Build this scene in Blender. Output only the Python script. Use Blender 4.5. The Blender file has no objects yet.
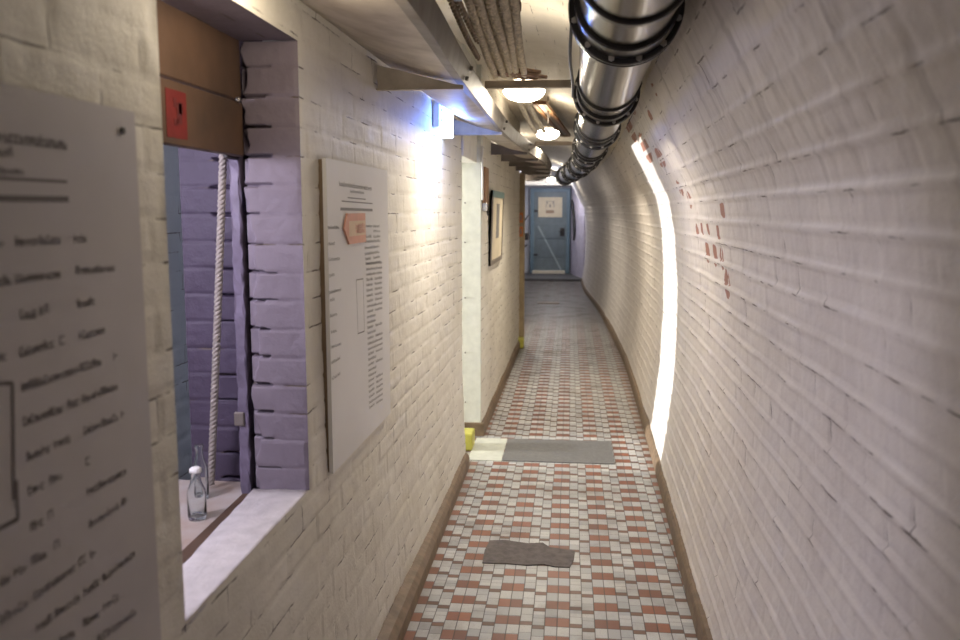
import bpy, bmesh, math, random
import numpy as np
from mathutils import Vector, Matrix
random.seed(7)
SC = bpy.context.scene
COL = SC.collection
PI = math.pi

# ------------------------------------------------------------------ helpers
def link(o, parent=None):
    COL.objects.link(o)
    if parent is not None: o.parent = parent
    return o
def tag(o, label=None, cat=None, group=None, kind=None):
    if label: o['label'] = label
    if cat: o['category'] = cat
    if group: o['group'] = group
    if kind: o['kind'] = kind
    return o
def thing(name, label, cat, loc=(0,0,0), group=None):
    o = bpy.data.objects.new(name, None); o.location = loc; o.empty_display_size = .05
    link(o); return tag(o, label, cat, group)
def obj(name, bm, mat, parent=None, smooth=False, kind=None):
    """bmesh in world space -> one mesh object; if parent is an Empty at a base, keep world place"""
    me = bpy.data.meshes.new(name)
    if parent is not None:
        off = Vector((0,0,0)); p = parent
        while p is not None: off += p.location; p = p.parent
        bmesh.ops.translate(bm, verts=bm.verts, vec=-off)
    bm.normal_update()
    bm.to_mesh(me); bm.free()
    if mat: 
        for m in (mat if isinstance(mat, (list,tuple)) else [mat]): me.materials.append(m)
    if smooth:
        for p in me.polygons: p.use_smooth = True
    o = bpy.data.objects.new(name, me); link(o, parent)
    if kind: o['kind'] = kind
    return o
def B(): return bmesh.new()
def box(bm, x0, x1, y0, y1, z0, z1, bev=0.0, seg=1):
    t = bmesh.new(); bmesh.ops.create_cube(t, size=1)
    for v in t.verts:
        v.co = Vector(((x0+x1)/2+v.co.x*(x1-x0), (y0+y1)/2+v.co.y*(y1-y0), (z0+z1)/2+v.co.z*(z1-z0)))
    if bev: bmesh.ops.bevel(t, geom=t.edges[:], offset=bev, segments=seg, affect='EDGES', profile=.5)
    join(bm, t); return bm
def join(bm, t):
    me = bpy.data.meshes.new('tmp'); t.to_mesh(me); t.free(); bm.from_mesh(me); bpy.data.meshes.remove(me)
def xf(bm, M):
    bmesh.ops.transform(bm, matrix=M, verts=bm.verts); return bm
def frames(pts):
    P = [Vector(p) for p in pts]; n = len(P); T = []
    for i in range(n): T.append((P[min(i+1,n-1)]-P[max(i-1,0)]).normalized())
    up = Vector((0,0,1)) if abs(T[0].z) < .9 else Vector((1,0,0))
    N = []; a = (up - T[0]*up.dot(T[0])).normalized()
    for i in range(n):
        a = (a - T[i]*a.dot(T[i])).normalized(); N.append(a)
    return P, T, N
def tube(bm, pts, r, n=10, caps=True):
    P, T, N = frames(pts); rings = []
    for i, p in enumerate(P):
        b = T[i].cross(N[i]); rr = r[i] if isinstance(r,(list,tuple)) else r
        rings.append([bm.verts.new(p+(N[i]*math.cos(2*PI*k/n)+b*math.sin(2*PI*k/n))*rr) for k in range(n)])
    for i in range(len(P)-1):
        for k in range(n):
            bm.faces.new((rings[i][k], rings[i][(k+1)%n], rings[i+1][(k+1)%n], rings[i+1][k]))
    if caps:
        bm.faces.new(rings[0][::-1]); bm.faces.new(rings[-1])
    return bm
def twisted(bm, pts, r, pitch=.05, strands=3, n=6, step=.007, sr=.52):
    """laid rope: strands wound round a path"""
    P = [Vector(p) for p in pts]
    L = [0]
    for i in range(1,len(P)): L.append(L[-1]+(P[i]-P[i-1]).length)
    m = max(4, int(L[-1]/step)); Q = []
    j = 0
    for i in range(m+1):
        s = L[-1]*i/m
        while j < len(P)-2 and L[j+1] < s: j += 1
        t = (s-L[j])/max(1e-9, L[j+1]-L[j]); Q.append(P[j].lerp(P[j+1], t))
    Pq, T, N = frames(Q)
    for st in range(strands):
        c = []
        for i in range(m+1):
            a = 2*PI*(L[-1]*i/m/pitch + st/strands); b = T[i].cross(N[i])
            c.append(Pq[i]+(N[i]*math.cos(a)+b*math.sin(a))*r*.52)
        tube(bm, c, r*sr, n)
    return bm
def smoothpath(pts, k=8):
    """Catmull-Rom through points"""
    P = [Vector(p) for p in pts]; out = []
    for i in range(len(P)-1):
        p0 = P[max(i-1,0)]; p1 = P[i]; p2 = P[i+1]; p3 = P[min(i+2,len(P)-1)]
        for j in range(k):
            t = j/k
            out.append(.5*((2*p1)+(p2-p0)*t+(2*p0-5*p1+4*p2-p3)*t*t+(3*p1-p0-3*p2+p3)*t**3))
    out.append(P[-1]); return out
def lathe(bm, prof, n=24, cx=0, cy=0, cz=0, capb=True, capt=True):
    rings = [[bm.verts.new((cx+r*math.cos(2*PI*k/n), cy+r*math.sin(2*PI*k/n), cz+z)) for k in range(n)] for r, z in prof]
    for i in range(len(rings)-1):
        for k in range(n): bm.faces.new((rings[i][k], rings[i][(k+1)%n], rings[i+1][(k+1)%n], rings[i+1][k]))
    if capb: bm.faces.new(rings[0][::-1])
    if capt: bm.faces.new(rings[-1])
    return bm

# ------------------------------------------------------------------ node materials
class NT:
    def __init__(s, name):
        s.m = bpy.data.materials.new(name); s.m.use_nodes = True
        s.t = s.m.node_tree; s.t.nodes.clear()
        s.out = s.n('ShaderNodeOutputMaterial'); s.b = s.n('ShaderNodeBsdfPrincipled')
        s.l(s.b.outputs[0], s.out.inputs[0])
    def n(s, k, **kw):
        n = s.t.nodes.new(k)
        for a, v in kw.items(): setattr(n, a, v)
        return n
    def l(s, a, b): s.t.links.new(a, b)
    def put(s, sock, v):
        if isinstance(v, bpy.types.NodeSocket): s.l(v, sock)
        else: sock.default_value = v
    def M(s, op, a, b=0.0, c=None, clamp=False):
        n = s.n('ShaderNodeMath', operation=op, use_clamp=clamp)
        s.put(n.inputs[0], a); s.put(n.inputs[1], b)
        if c is not None: s.put(n.inputs[2], c)
        return n.outputs[0]
    def mix(s, f, a, b, blend='MIX'):
        n = s.n('ShaderNodeMix', data_type='RGBA', blend_type=blend)
        s.put(n.inputs[0], f)
        for i, v in ((6,a),(7,b)):
            if isinstance(v, bpy.types.NodeSocket): s.l(v, n.inputs[i])
            else: n.inputs[i].default_value = (*v[:3], 1)
        return n.outputs[2]
    def noise(s, vec, scale, detail=4, rough=.55):
        n = s.n('ShaderNodeTexNoise'); s.l(vec, n.inputs['Vector'])
        n.inputs['Scale'].default_value = scale; n.inputs['Detail'].default_value = detail; n.inputs['Roughness'].default_value = rough
        return n.outputs['Fac']
    def ramp(s, f, a, b):
        n = s.n('ShaderNodeMapRange', clamp=True); s.l(f, n.inputs[0])
        n.inputs[1].default_value = a; n.inputs[2].default_value = b
        return n.outputs[0]
    def obco(s): return s.n('ShaderNodeTexCoord').outputs['Object']
    def uv(s): return s.n('ShaderNodeTexCoord').outputs['UV']
    def bump(s, h, strength=.3, dist=.01):
        n = s.n('ShaderNodeBump'); n.inputs['Strength'].default_value = strength; n.inputs['Distance'].default_value = dist
        s.l(h, n.inputs['Height']); s.l(n.outputs[0], s.b.inputs['Normal'])
    def set(s, **kw):
        for k, v in kw.items(): s.put(s.b.inputs[k.replace('_',' ')], v if isinstance(v, bpy.types.NodeSocket) or not isinstance(v, tuple) else (*v[:3],1))
        return s
def plain(name, col, rough=.6, metal=0.0, var=.12, scale=18, bump=.0, bdist=.004, col2=None):
    t = NT(name); v = t.obco()
    f = t.noise(v, scale, 5)
    c2 = col2 or tuple(max(0, c*(1-2.2*var)) for c in col)
    t.set(Base_Color=t.mix(t.ramp(f, .35, .72), col, c2), Roughness=rough, Metallic=metal)
    if bump: t.bump(t.noise(v, scale*4, 4), bump, bdist)
    return t.m
def emit(name, col, strength):
    t = NT(name); t.set(Base_Color=(.9,.9,.9), Roughness=.4, Emission_Color=col, Emission_Strength=strength); return t.m

def brick_paint(name, bw, rh, jw, base, base2, grime, crack=.5, thr=(.52,.62), off=.5, rough=.62, streak=False):
    """painted brickwork; UV in metres carries the courses"""
    t = NT(name); uv = t.uv(); ob = t.obco()
    br = t.n('ShaderNodeTexBrick', offset=off, offset_frequency=2, squash=1.0)
    t.l(uv, br.inputs['Vector'])
    br.inputs['Scale'].default_value = 1; br.inputs['Mortar Size'].default_value = jw
    br.inputs['Mortar Smooth'].default_value = .3
    br.inputs['Brick Width'].default_value = bw; br.inputs['Row Height'].default_value = rh
    br.inputs['Color1'].default_value = (0,0,0,1); br.inputs['Color2'].default_value = (1,1,1,1); br.inputs['Mortar'].default_value = (.5,.5,.5,1)
    sep = t.n('ShaderNodeSeparateColor'); t.l(br.outputs['Color'], sep.inputs[0])
    c = t.mix(sep.outputs[0], base, base2)
    big = t.noise(ob, 2.3, 5); c = t.mix(t.M('MULTIPLY', t.ramp(big, .45, .8), .55), c, grime)
    fine = t.noise(ob, 55, 4); c = t.mix(t.M('MULTIPLY', t.ramp(fine, .5, .8), .18), c, grime)
    if streak:
        mp = t.n('ShaderNodeMapping'); t.l(uv, mp.inputs[0]); mp.inputs['Scale'].default_value = (9, 1.1, 1)
        st = t.ramp(t.noise(mp.outputs[0], 1.6, 5, .6), .52, .70); sv = t.n('ShaderNodeSeparateXYZ'); t.l(uv, sv.inputs[0])
        st = t.M('MULTIPLY', st, t.ramp(sv.outputs[1], 1.35, 1.9)); c = t.mix(t.M('MULTIPLY', st, .5), c, (.27,.235,.21))
    # open joints: thin dark cracks along parts of the joints
    br2 = t.n('ShaderNodeTexBrick', offset=off, offset_frequency=2)
    wob = t.n('ShaderNodeVectorMath', operation='MULTIPLY_ADD')
    nz = t.n('ShaderNodeTexNoise'); t.l(uv, nz.inputs['Vector']); nz.inputs['Scale'].default_value = 30
    t.l(nz.outputs['Color'], wob.inputs[0]); wob.inputs[1].default_value = (.006,.006,0); t.l(uv, wob.inputs[2])
    t.l(wob.outputs[0], br2.inputs['Vector'])
    br2.inputs['Scale'].default_value = 1; br2.inputs['Mortar Size'].default_value = jw*.22; br2.inputs['Mortar Smooth'].default_value = .2
    br2.inputs['Brick Width'].default_value = bw; br2.inputs['Row Height'].default_value = rh
    gate = t.ramp(t.noise(ob, 7, 3), *thr)
    ck = t.M('MULTIPLY', br2.outputs['Fac'], gate); ck = t.M('MULTIPLY', ck, crack)
    c = t.mix(ck, c, (.09,.065,.05))
    # flaked paint: bare red brick
    at = t.n('ShaderNodeAttribute', attribute_name='bare')
    fl = t.ramp(t.M('ADD', at.outputs['Fac'], t.M('MULTIPLY', t.M('SUBTRACT', t.noise(ob, 38, 4), .5), .9)), .52, .6)
    c = t.mix(fl, c, t.mix(t.noise(ob, 60, 3), (.36,.17,.115), (.27,.12,.09)))
    t.set(Base_Color=c, Roughness=rough)
    h = t.M('ADD', t.noise(ob, 120, 4), t.M('MULTIPLY', ck, -2.0)); h = t.M('ADD', h, t.M('MULTIPLY', fl, -1.2))
    t.bump(h, .45, .003)
    return t.m

CREAM = (.74,.70,.60); CREAM2 = (.68,.64,.55)
M_left  = brick_paint('painted_brick_left', .255, .078, .011, (.75,.72,.645), (.69,.66,.585), (.53,.485,.40), .9, (.51,.61))
M_right = brick_paint('painted_brick_tunnel', .245, .085, .012, (.72,.68,.64), (.66,.62,.59), (.52,.47,.44), .85, (.52,.62), rough=.58, streak=True)
M_ceil  = brick_paint('painted_brick_vault', .245, .085, .012, (.74,.69,.59), (.68,.63,.53), (.52,.46,.37), .7, (.54,.64))
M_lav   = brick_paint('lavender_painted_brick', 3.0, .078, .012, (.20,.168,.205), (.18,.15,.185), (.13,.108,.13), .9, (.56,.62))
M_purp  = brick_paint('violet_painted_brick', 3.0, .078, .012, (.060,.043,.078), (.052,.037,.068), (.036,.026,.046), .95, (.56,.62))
M_pale  = brick_paint('pale_painted_brick', .26, .078, .012, (.55,.585,.60), (.5,.535,.56), (.55,.6,.65), .8, (.5,.56))
M_farbl = brick_paint('bluish_painted_brick', .245, .085, .012, (.62,.64,.70), (.56,.58,.64), (.45,.46,.52), .5)
M_plast = plain('white_plaster', (.76,.74,.68), .6, 0, .08, 9, .25)
M_green = plain('greenish_white_paint', (.75,.76,.69), .45, 0, .07, 14, .15)
M_skirt = plain('brown_skirting_paint', (.21,.145,.09), .55, 0, .2, 14, .3)
M_sill  = plain('pale_sill_paint', (.62,.585,.585), .6, 0, .1, 22, .5, .006)
M_board = plain('brown_board', (.125,.07,.042), .6, 0, .25, 6, .15, col2=(.07,.042,.027))
M_redlab= plain('red_label', (.19,.014,.012), .7, 0, .1, 30)
M_dark  = plain('dark_print', (.035,.03,.03), .6, 0, .1, 40)
M_darkr = plain('dark_print_on_red', (.13,.015,.015), .6, 0, .1, 40)
M_panel = plain('white_panel', (.74,.73,.73), .4, 0, .03, 3)
M_panel2= plain('white_panel_dimmed', (.55,.52,.525), .45, 0, .05, 4)  # greyer copy of the panel, darkened to stand for dimmer light near the camera
M_pedge = plain('panel_edge_dark', (.20,.14,.09), .7, 0, .1, 20)
M_ink   = plain('ink', (.14,.12,.12), .6, 0, .05, 40)
M_inkg  = plain('grey_ink', (.25,.24,.235), .6, 0, .05, 40)
M_salmon= plain('salmon_card', (.80,.42,.31), .65, 0, .06, 20)
M_peach = plain('peach_print', (.80,.60,.42), .65, 0, .05, 20)
M_salmd = plain('salmon_print_dark', (.72,.33,.25), .65, 0, .05, 20)
M_zinc  = plain('aged_zinc_sheet', (.52,.47,.41), .5, .25, .16, 9, .12, col2=(.33,.28,.23))
M_zincd = plain('dark_steel_bracket', (.24,.21,.19), .5, .5, .15, 10, .1)
M_lip   = plain('worn_tray_lip', (.27,.25,.22), .55, .1, .16, 9, .12, col2=(.18,.155,.13))
M_bar   = plain('grey_painted_bar', (.44,.38,.31), .5, .3, .12, 12, .1)
M_black = plain('black_enamel', (.018,.017,.018), .28, 0, .1, 30)
M_rubber= plain('black_rubber', (.02,.02,.02), .55, 0, .1, 30)
M_bolt  = plain('galvanised_bolt', (.62,.60,.57), .32, .8, .1, 60)
M_hemp  = plain('hemp_rope', (.86,.77,.60), .85, 0, .2, 60, .5)
M_hempd = plain('dark_tarred_rope', (.42,.33,.24), .85, 0, .2, 60, .5)
M_cotton= plain('cotton_cord', (.36,.32,.29), .8, 0, .1, 60, .4)
M_stick = plain('brown_rods', (.42,.27,.19), .6, 0, .25, 30, .3)
M_wood  = plain('weathered_wood', (.40,.33,.30), .65, 0, .2, 12, .3)
M_woodbr= plain('brown_wood', (.36,.19,.09), .55, 0, .2, 12, .2)
M_woodor= plain('ochre_post', (.42,.33,.20), .55, 0, .15, 10, .2)
M_lavw  = plain('lavender_painted_wood', (.17,.14,.21), .55, 0, .2, 15, .3)
M_count = plain('worn_counter', (.50,.465,.45), .55, 0, .12, 9, .2, col2=(.40,.30,.24))
M_white = plain('white_plastic', (.82,.81,.79), .35, 0, .03, 10)
M_gplate= plain('grey_checker_plate', (.165,.165,.165), .55, .2, .1, 40, .3)
M_pplate= plain('pale_green_plate', (.60,.62,.54), .5, 0, .08, 15, .2)
M_cement= plain('grey_cement', (.17,.15,.14), .85, 0, .18, 26, .6)
M_yellow= plain('yellow_paint', (.58,.55,.10), .5, 0, .12, 16, .1)
M_bdoor = plain('grey_blue_door_paint', (.17,.215,.24), .45, 0, .1, 6, .1)
M_bdoord= plain('grey_blue_frame_paint', (.15,.23,.29), .45, 0, .1, 6, .1)
M_paper = plain('aged_paper', (.72,.64,.48), .7, 0, .06, 8)
M_thresh= plain('cream_threshold', (.78,.72,.58), .5, 0, .05, 12)
M_teal  = plain('teal_frame', (.18,.30,.29), .4, .3, .15, 20)
M_frame = plain('dark_picture_frame', (.30,.26,.22), .4, .2, .15, 20)
M_step  = plain('dark_slate_floor', (.11,.11,.115), .6, 0, .2, 12, .3)
M_orange= plain('orange_label', (.62,.20,.06), .6, 0, .05, 20)
M_dirtwh= plain('dirty_white_rag', (.78,.74,.68), .8, 0, .1, 30, .4)

def steel(name):
    t = NT(name); ob = t.obco()
    mp = t.n('ShaderNodeMapping'); t.l(ob, mp.inputs[0]); mp.inputs['Scale'].default_value = (60, 1.5, 60)
    f = t.noise(mp.outputs[0], 3, 4)
    t.set(Base_Color=t.mix(f, (.22,.205,.195), (.135,.127,.12)), Metallic=1.0, Roughness=t.M('MULTIPLY_ADD', f, .14, .13))
    t.bump(f, .06, .002); return t.m
M_steel = steel('brushed_steel')
def glass(name, col=(.93,.97,.98)):
    t = NT(name); t.set(Base_Color=col, Roughness=.03, Transmission_Weight=1.0, IOR=1.45); return t.m
M_glass = glass('clear_glass')

def mosaic(name, worn):
    t = NT(name); ob = t.obco()
    sp = t.n('ShaderNodeSeparateXYZ'); t.l(ob, sp.inputs[0]); x, y = sp.outputs[0], sp.outputs[1]
    wv = t.noise(ob, 1.6, 2); x = t.M('ADD', x, t.M('MULTIPLY', t.M('SUBTRACT', wv, .5), .012))
    fx = t.M('ADD', x, .48 + 4.0); fx = t.M('DIVIDE', fx, .2); ci = t.M('FLOOR', fx); fr = t.M('FRACT', fx)
    isB = t.M('GREATER_THAN', fr, .5)
    q = t.M('FLOOR', t.M('MULTIPLY', fr, 4)); is3 = t.M('COMPARE', q, 3.0, .1)
    wn = t.n('ShaderNodeTexWhiteNoise', noise_dimensions='1D'); t.l(ci, wn.inputs['W'])
    yo = t.M('ADD', y, t.M('MULTIPLY', wn.outputs['Value'], .03)); yo = t.M('ADD', yo, 3.0)
    yo = t.M('ADD', yo, t.M('MULTIPLY', t.M('SUBTRACT', t.noise(ob, 2.7, 2), .5), .012))
    yb = t.M('ADD', yo, t.M('MULTIPLY', is3, .028))
    PP = .152
    ra = t.M('FRACT', t.M('DIVIDE', yo, PP)); rb = t.M('FRACT', t.M('DIVIDE', yb, PP))
    redA = t.M('LESS_THAN', ra, .48); redB = t.M('LESS_THAN', rb, .2)
    # distance to grout
    dx = t.M('PINGPONG', t.M('MULTIPLY', fr, 4.0), .5); dx = t.M('MULTIPLY', dx, .05)
    dya = t.M('MULTIPLY', t.M('PINGPONG', t.M('MULTIPLY', ra, 2), .5), PP/2)
    d1 = t.M('MINIMUM', rb, t.M('SUBTRACT', 1, rb)); d2 = t.M('ABSOLUTE', t.M('SUBTRACT', rb, .2)); d3 = t.M('ABSOLUTE', t.M('SUBTRACT', rb, .6)); d2 = t.M('MINIMUM', d2, t.M('ADD', d3, .004))
    dyb = t.M('MULTIPLY', t.M('MINIMUM', d1, d2), PP)
    def sel(a, b): return t.M('ADD', t.M('MULTIPLY', a, t.M('SUBTRACT', 1, isB)), t.M('MULTIPLY', b, isB))
    dy = sel(dya, dyb); gr = t.M('MINIMUM', dx, dy)
    grout = t.M('SUBTRACT', 1, t.ramp(gr, .0011, .0026))
    # per tile tone
    cell = t.n('ShaderNodeCombineXYZ'); t.l(t.M('FLOOR', t.M('DIVIDE', t.M('ADD', x, 4.48), .05)), cell.inputs[0])
    t.l(sel(t.M('FLOOR', t.M('DIVIDE', yo, PP/2)), t.M('FLOOR', t.M('DIVIDE', t.M('SUBTRACT', yb, PP*.2), PP*.4))), cell.inputs[1])
    w2 = t.n('ShaderNodeTexWhiteNoise', noise_dimensions='3D'); t.l(cell.outputs[0], w2.inputs['Vector'])
    tone = w2.outputs['Value']
    white = t.mix(tone, (.56,.57,.55), (.37,.385,.39))
    mott = t.ramp(t.noise(ob, 160, 3), .52, .68); white = t.mix(t.M('MULTIPLY', mott, .5), white, (.30,.31,.33))
    red = t.mix(tone, (.29,.10,.05), (.185,.068,.042)); brown = t.mix(tone, (.20,.10,.065), (.13,.07,.048))
    colA = t.mix(redA, white, red); colB = t.mix(redB, white, brown)
    c = t.mix(isB, colA, colB)
    dirt = t.ramp(t.noise(ob, 3.2, 6, .65), .5, .75); c = t.mix(t.M('MULTIPLY', dirt, .6), c, (.17,.12,.09))
    # grime along both skirtings
    ax = t.M('ABSOLUTE', t.M('ADD', sp.outputs[0], .03)); ed = t.ramp(t.M('ADD', ax, t.M('MULTIPLY', t.noise(ob, 6, 3), .08)), .56, .68)
    c = t.mix(t.M('MULTIPLY', ed, .55), c, (.16,.12,.085))
    c = t.mix(t.M('MULTIPLY', grout, .85), c, (.055,.045,.04))
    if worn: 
        wr = t.ramp(sp.outputs[1], 8.5, 13.0); wr = t.M('MULTIPLY', wr, .8); c = t.mix(wr, c, (.075,.066,.06))  # worn: tiles turn darker with distance down the corridor
    t.set(Base_Color=c, Roughness=t.M('MULTIPLY_ADD', dirt, .25, .42))
    t.bump(t.M('MULTIPLY_ADD', grout, -1.0, t.M('MULTIPLY', tone, .25)), .5, .002)
    return t.m
M_floor = mosaic('terracotta_and_white_mosaic', True)

# ------------------------------------------------------------------ numpy brick relief
def _h(ix, iy, seed):
    n = (ix.astype(np.int64)*374761393 + iy.astype(np.int64)*668265263 + seed*974634777) & 0x7fffffff
    n = (n ^ (n >> 13)) * 1274126177 & 0x7fffffff
    return ((n ^ (n >> 16)) & 0xffff)/65535.0
def vn(x, y, seed):
    ix = np.floor(x); iy = np.floor(y); fx = x-ix; fy = y-iy
    fx = fx*fx*(3-2*fx); fy = fy*fy*(3-2*fy)
    a = _h(ix,iy,seed); b = _h(ix+1,iy,seed); c = _h(ix,iy+1,seed); d = _h(ix+1,iy+1,seed)
    return a*(1-fx)*(1-fy)+b*fx*(1-fy)+c*(1-fx)*fy+d*fx*fy
def sst(a, b, x):
    t = np.clip((x-a)/(b-a), 0, 1); return t*t*(3-2*t)
def relief(u, v, bw, rh, mode, seed, off=.5):
    vw = v + .004*(vn(u*3, v*5, seed+9)-.5)*2
    row = np.floor(vw/rh); o = np.where(np.mod(row,2)==0, off*bw, 0)
    uu = u + .006*(vn(u*9, v*9, seed+5)-.5)
    col = np.floor((uu+o)/bw); x = (uu+o)-col*bw; y = vw-row*rh
    dv = np.minimum(y, rh-y); du = np.minimum(x, bw-x)
    tilt = (_h(col,row,seed)-.5)*.0022 + (_h(col,row,seed+1)-.5)*.0022*(y/rh-.5)*2 + (_h(col,row,seed+2)-.5)*.0022*(x/bw-.5)*2
    rough = (vn(u*22, v*22, seed+3)-.5)*.0026 + (vn(u*60, v*60, seed+4)-.5)*.002 + (vn(u*2.2, v*2.2, seed+8)-.5)*.012
    g = .35+.65*vn(u*6, v*6, seed+6)
    if mode == 'bead':    # thick painted-over joints standing slightly proud, worn hollow above
        lo = 1-.55*sst(1.75,1.95,v)
        j = ((1-sst(.002,.010,dv))*.0082*g - (1-sst(.002,.006,np.abs(y-.016)))*.003*g)*lo
        k = -(1-sst(.002,.008,du))*.0028*g*(dv>.012)
    else:
        j = -(1-sst(.002,.009,dv))*.0042*g; k = -(1-sst(.002,.008,du))*.0036*g
        if mode == 'deep': j = j*.7; k = k*.5
    return tilt + rough + j + k
def grid(name, us, vs, pos, mat, bw, rh, mode, seed, hole=None, bare=None, amp=1.0, edge=None, parent=None, off=.5, extra=None):
    """pos(U,V)->(XYZ, N).  hole=(u0,u1,v0,v1) left open."""
    U, V = np.meshgrid(us, vs, indexing='ij'); P, N = pos(U, V)
    d = relief(U, V, bw, rh, mode, seed, off)*amp
    f = np.ones_like(d)
    if hole:
        a = np.maximum(np.maximum(hole[0]-U, U-hole[1]), np.maximum(hole[2]-V, V-hole[3]))
        f *= sst(0, .014, np.abs(a))
    if edge is not None: f *= edge(U, V)
    if extra is not None: f = f*1.0; d = d+extra(U,V)
    P = P + N*(d*f)[...,None]
    nu, nv = len(us), len(vs)
    idx = np.arange(nu*nv).reshape(nu, nv)
    q = np.stack([idx[:-1,:-1], idx[1:,:-1], idx[1:,1:], idx[:-1,1:]], -1)
    if hole:
        uc = (U[:-1,:-1]+U[1:,1:])/2; vc = (V[:-1,:-1]+V[1:,1:])/2
        keep = ~((uc>hole[0])&(uc<hole[1])&(vc>hole[2])&(vc<hole[3])); q = q[keep]
    q = q.reshape(-1,4)
    # orient to N
    a, b, c = (P.reshape(-1,3)[q[len(q)//3][i]] for i in (0,1,2))
    if np.dot(np.cross(b-a, c-a), N.reshape(-1,3)[q[len(q)//3][0]]) < 0: q = q[:,::-1]
    me = bpy.data.meshes.new(name); me.vertices.add(nu*nv); me.vertices.foreach_set('co', P.reshape(-1).astype(np.float32))
    me.loops.add(q.size); me.loops.foreach_set('vertex_index', np.ascontiguousarray(q).reshape(-1).astype(np.int32))
    me.polygons.add(len(q)); me.polygons.foreach_set('loop_start', np.arange(0, q.size, 4, dtype=np.int32))
    me.polygons.foreach_set('use_smooth', np.ones(len(q), dtype=bool))
    me.update(calc_edges=True)
    uvl = me.uv_layers.new(name='UVMap'); uvs = np.stack([U.reshape(-1), V.reshape(-1)], -1)[np.ascontiguousarray(q).reshape(-1)]
    uvl.data.foreach_set('uv', uvs.reshape(-1).astype(np.float32))
    at = me.attributes.new('bare', 'FLOAT', 'POINT')
    at.data.foreach_set('value', (bare(U,V) if bare else np.zeros_like(U)).reshape(-1).astype(np.float32))
    me.materials.append(mat)
    o = bpy.data.objects.new(name, me); link(o, parent); o['kind'] = 'structure'
    return o
def span(*segs):
    out = []
    for a, b, st in segs: out.append(np.linspace(a, b, max(2, int(round((b-a)/st))+1))[:-1])
    return np.concatenate(out+[np.array([segs[-1][1]])])

# ------------------------------------------------------------------ plan of the corridor
_fy = np.linspace(-3, 23, 521)
_fx = np.interp(_fy, [-3,1.4,3.2,5,6.1,9.1,11.3,13.9,17.3,19.5,23], [.48,.505,.534,.576,.595,.628,.59,.515,.325,.29,.28])
_k = np.ones(25)/25; _fx = np.convolve(np.pad(_fx, 12, mode='edge'), _k, 'valid')
def XR(y): return np.interp(y, _fy, _fx)
def XL(y): return np.interp(y, [-3,2.35,5.33], [-.72,-.716,-.675])
def XF(y): return np.interp(y, [6.07,10.2], [-.630,-.595])
_pz = [0,.15,.3,.6,.9,1.2,1.53,1.735,1.76,1.955,2.149,2.3,2.43,2.53,2.60,2.64,2.655,2.655,2.63]
_px = [0,.025,.045,.075,.085,.079,.05,.012,-.006,-.103,-.198,-.28,-.385,-.51,-.68,-.93,-1.2,-1.5,-1.9]
_ps = np.concatenate([[0], np.cumsum(np.hypot(np.diff(_px), np.diff(_pz)))])
_sd = np.linspace(0, _ps[-1], 1500)
_zd = np.interp(_sd, _ps, _pz); _xd = np.interp(_sd, _ps, _px)
_k2 = np.ones(41)/41
def _sm(a):
    p = np.concatenate([2*a[0]-a[20:0:-1], a, 2*a[-1]-a[-2:-22:-1]]); return np.convolve(p, _k2, 'valid')
_zd = _sm(_zd); _xd = _sm(_xd)
_tz = np.gradient(_zd, _sd); _tx = np.gradient(_xd, _sd)
def tunnel(U, V):
    z = np.interp(V, _sd, _zd); x = XR(U)+np.interp(V, _sd, _xd)
    tz = np.interp(V, _sd, _tz); tx = np.interp(V, _sd, _tx); L = np.hypot(tz, tx)
    P = np.stack([x, U, z], -1); N = np.stack([-tz/L, np.zeros_like(z), tx/L], -1)
    return P, N
def s_of_z(z): return float(np.interp(z, _zd[:900], _sd[:900]))
def zceil(x, y):      # ceiling height over a plan point
    m = _sd > 2.0
    return float(np.interp(-(x-XR(y)), -_xd[m], _zd[m]))
S1 = s_of_z(2.2)
def bare_mask(U, V):
    m = np.zeros_like(U)
    # patches of bare brick: (y, z, ry, rz, strength)
    rh, bw = .085, .245
    for y, z, ry, rz, st in [(3.85,1.47,.09,.07,.75),(3.62,1.47,.08,.07,.75),(3.42,1.46,.07,.06,.75),(3.32,1.37,.085,.075,.85),(3.25,1.66,.075,.055,.85),(3.95,1.58,.06,.06,.7),(3.75,1.58,.06,.05,.7),
                             (3.45,1.56,.05,.06,.7),(4.15,1.55,.06,.05,.6),(5.3,2.02,.3,.13,.62),(4.75,1.93,.26,.08,.6),(5.7,2.2,.3,.18,.72),(4.5,1.76,.13,.06,.6),(4.25,1.70,.10,.06,.6),(6.5,2.3,.3,.14,.6),(5.0,2.25,.25,.1,.6),(4.3,2.1,.08,.05,.6),(3.7,2.15,.07,.04,.6)]:
        s = s_of_z(z); e = 1-np.sqrt(((U-y)/ry)**2+((V-s)/rz)**2); m = np.maximum(m, np.clip(e*2.6,0,1)*min(1.0,st+.22))
    row = np.floor(V/rh); o = np.where(np.mod(row,2)==0,.5*bw,0); x = np.mod(U+o,bw); yy = V-row*rh
    inside = (np.minimum(x,bw-x)>.010)&(np.minimum(yy,rh-yy)>.012)
    return m*np.where(inside,1,.3)
ys_t = span((-2.5,.3,.05),(.3,4.2,.0095),(4.2,9,.02),(9,21.8,.05))
grid('wall_right', ys_t, span((0,S1,.0095)), tunnel, M_right, .245, .085, 'bead', 11, bare=bare_mask)
grid('ceiling', span((-2.5,1.2,.08),(1.2,6,.022),(6,21.8,.06)), span((S1,_ps[-1],.018)), tunnel, M_ceil, .245, .085, 'recess', 12)

# ---- floor
bm = B(); box(bm, -1.75, .75, -2.5, 19.9, -.12, 0); obj('floor', bm, M_floor, kind='structure')
bm = B(); box(bm, -1.75, .75, 19.9, 21.9, -.12, .055, .008); obj('floor', bm, M_step, kind='structure')

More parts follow.
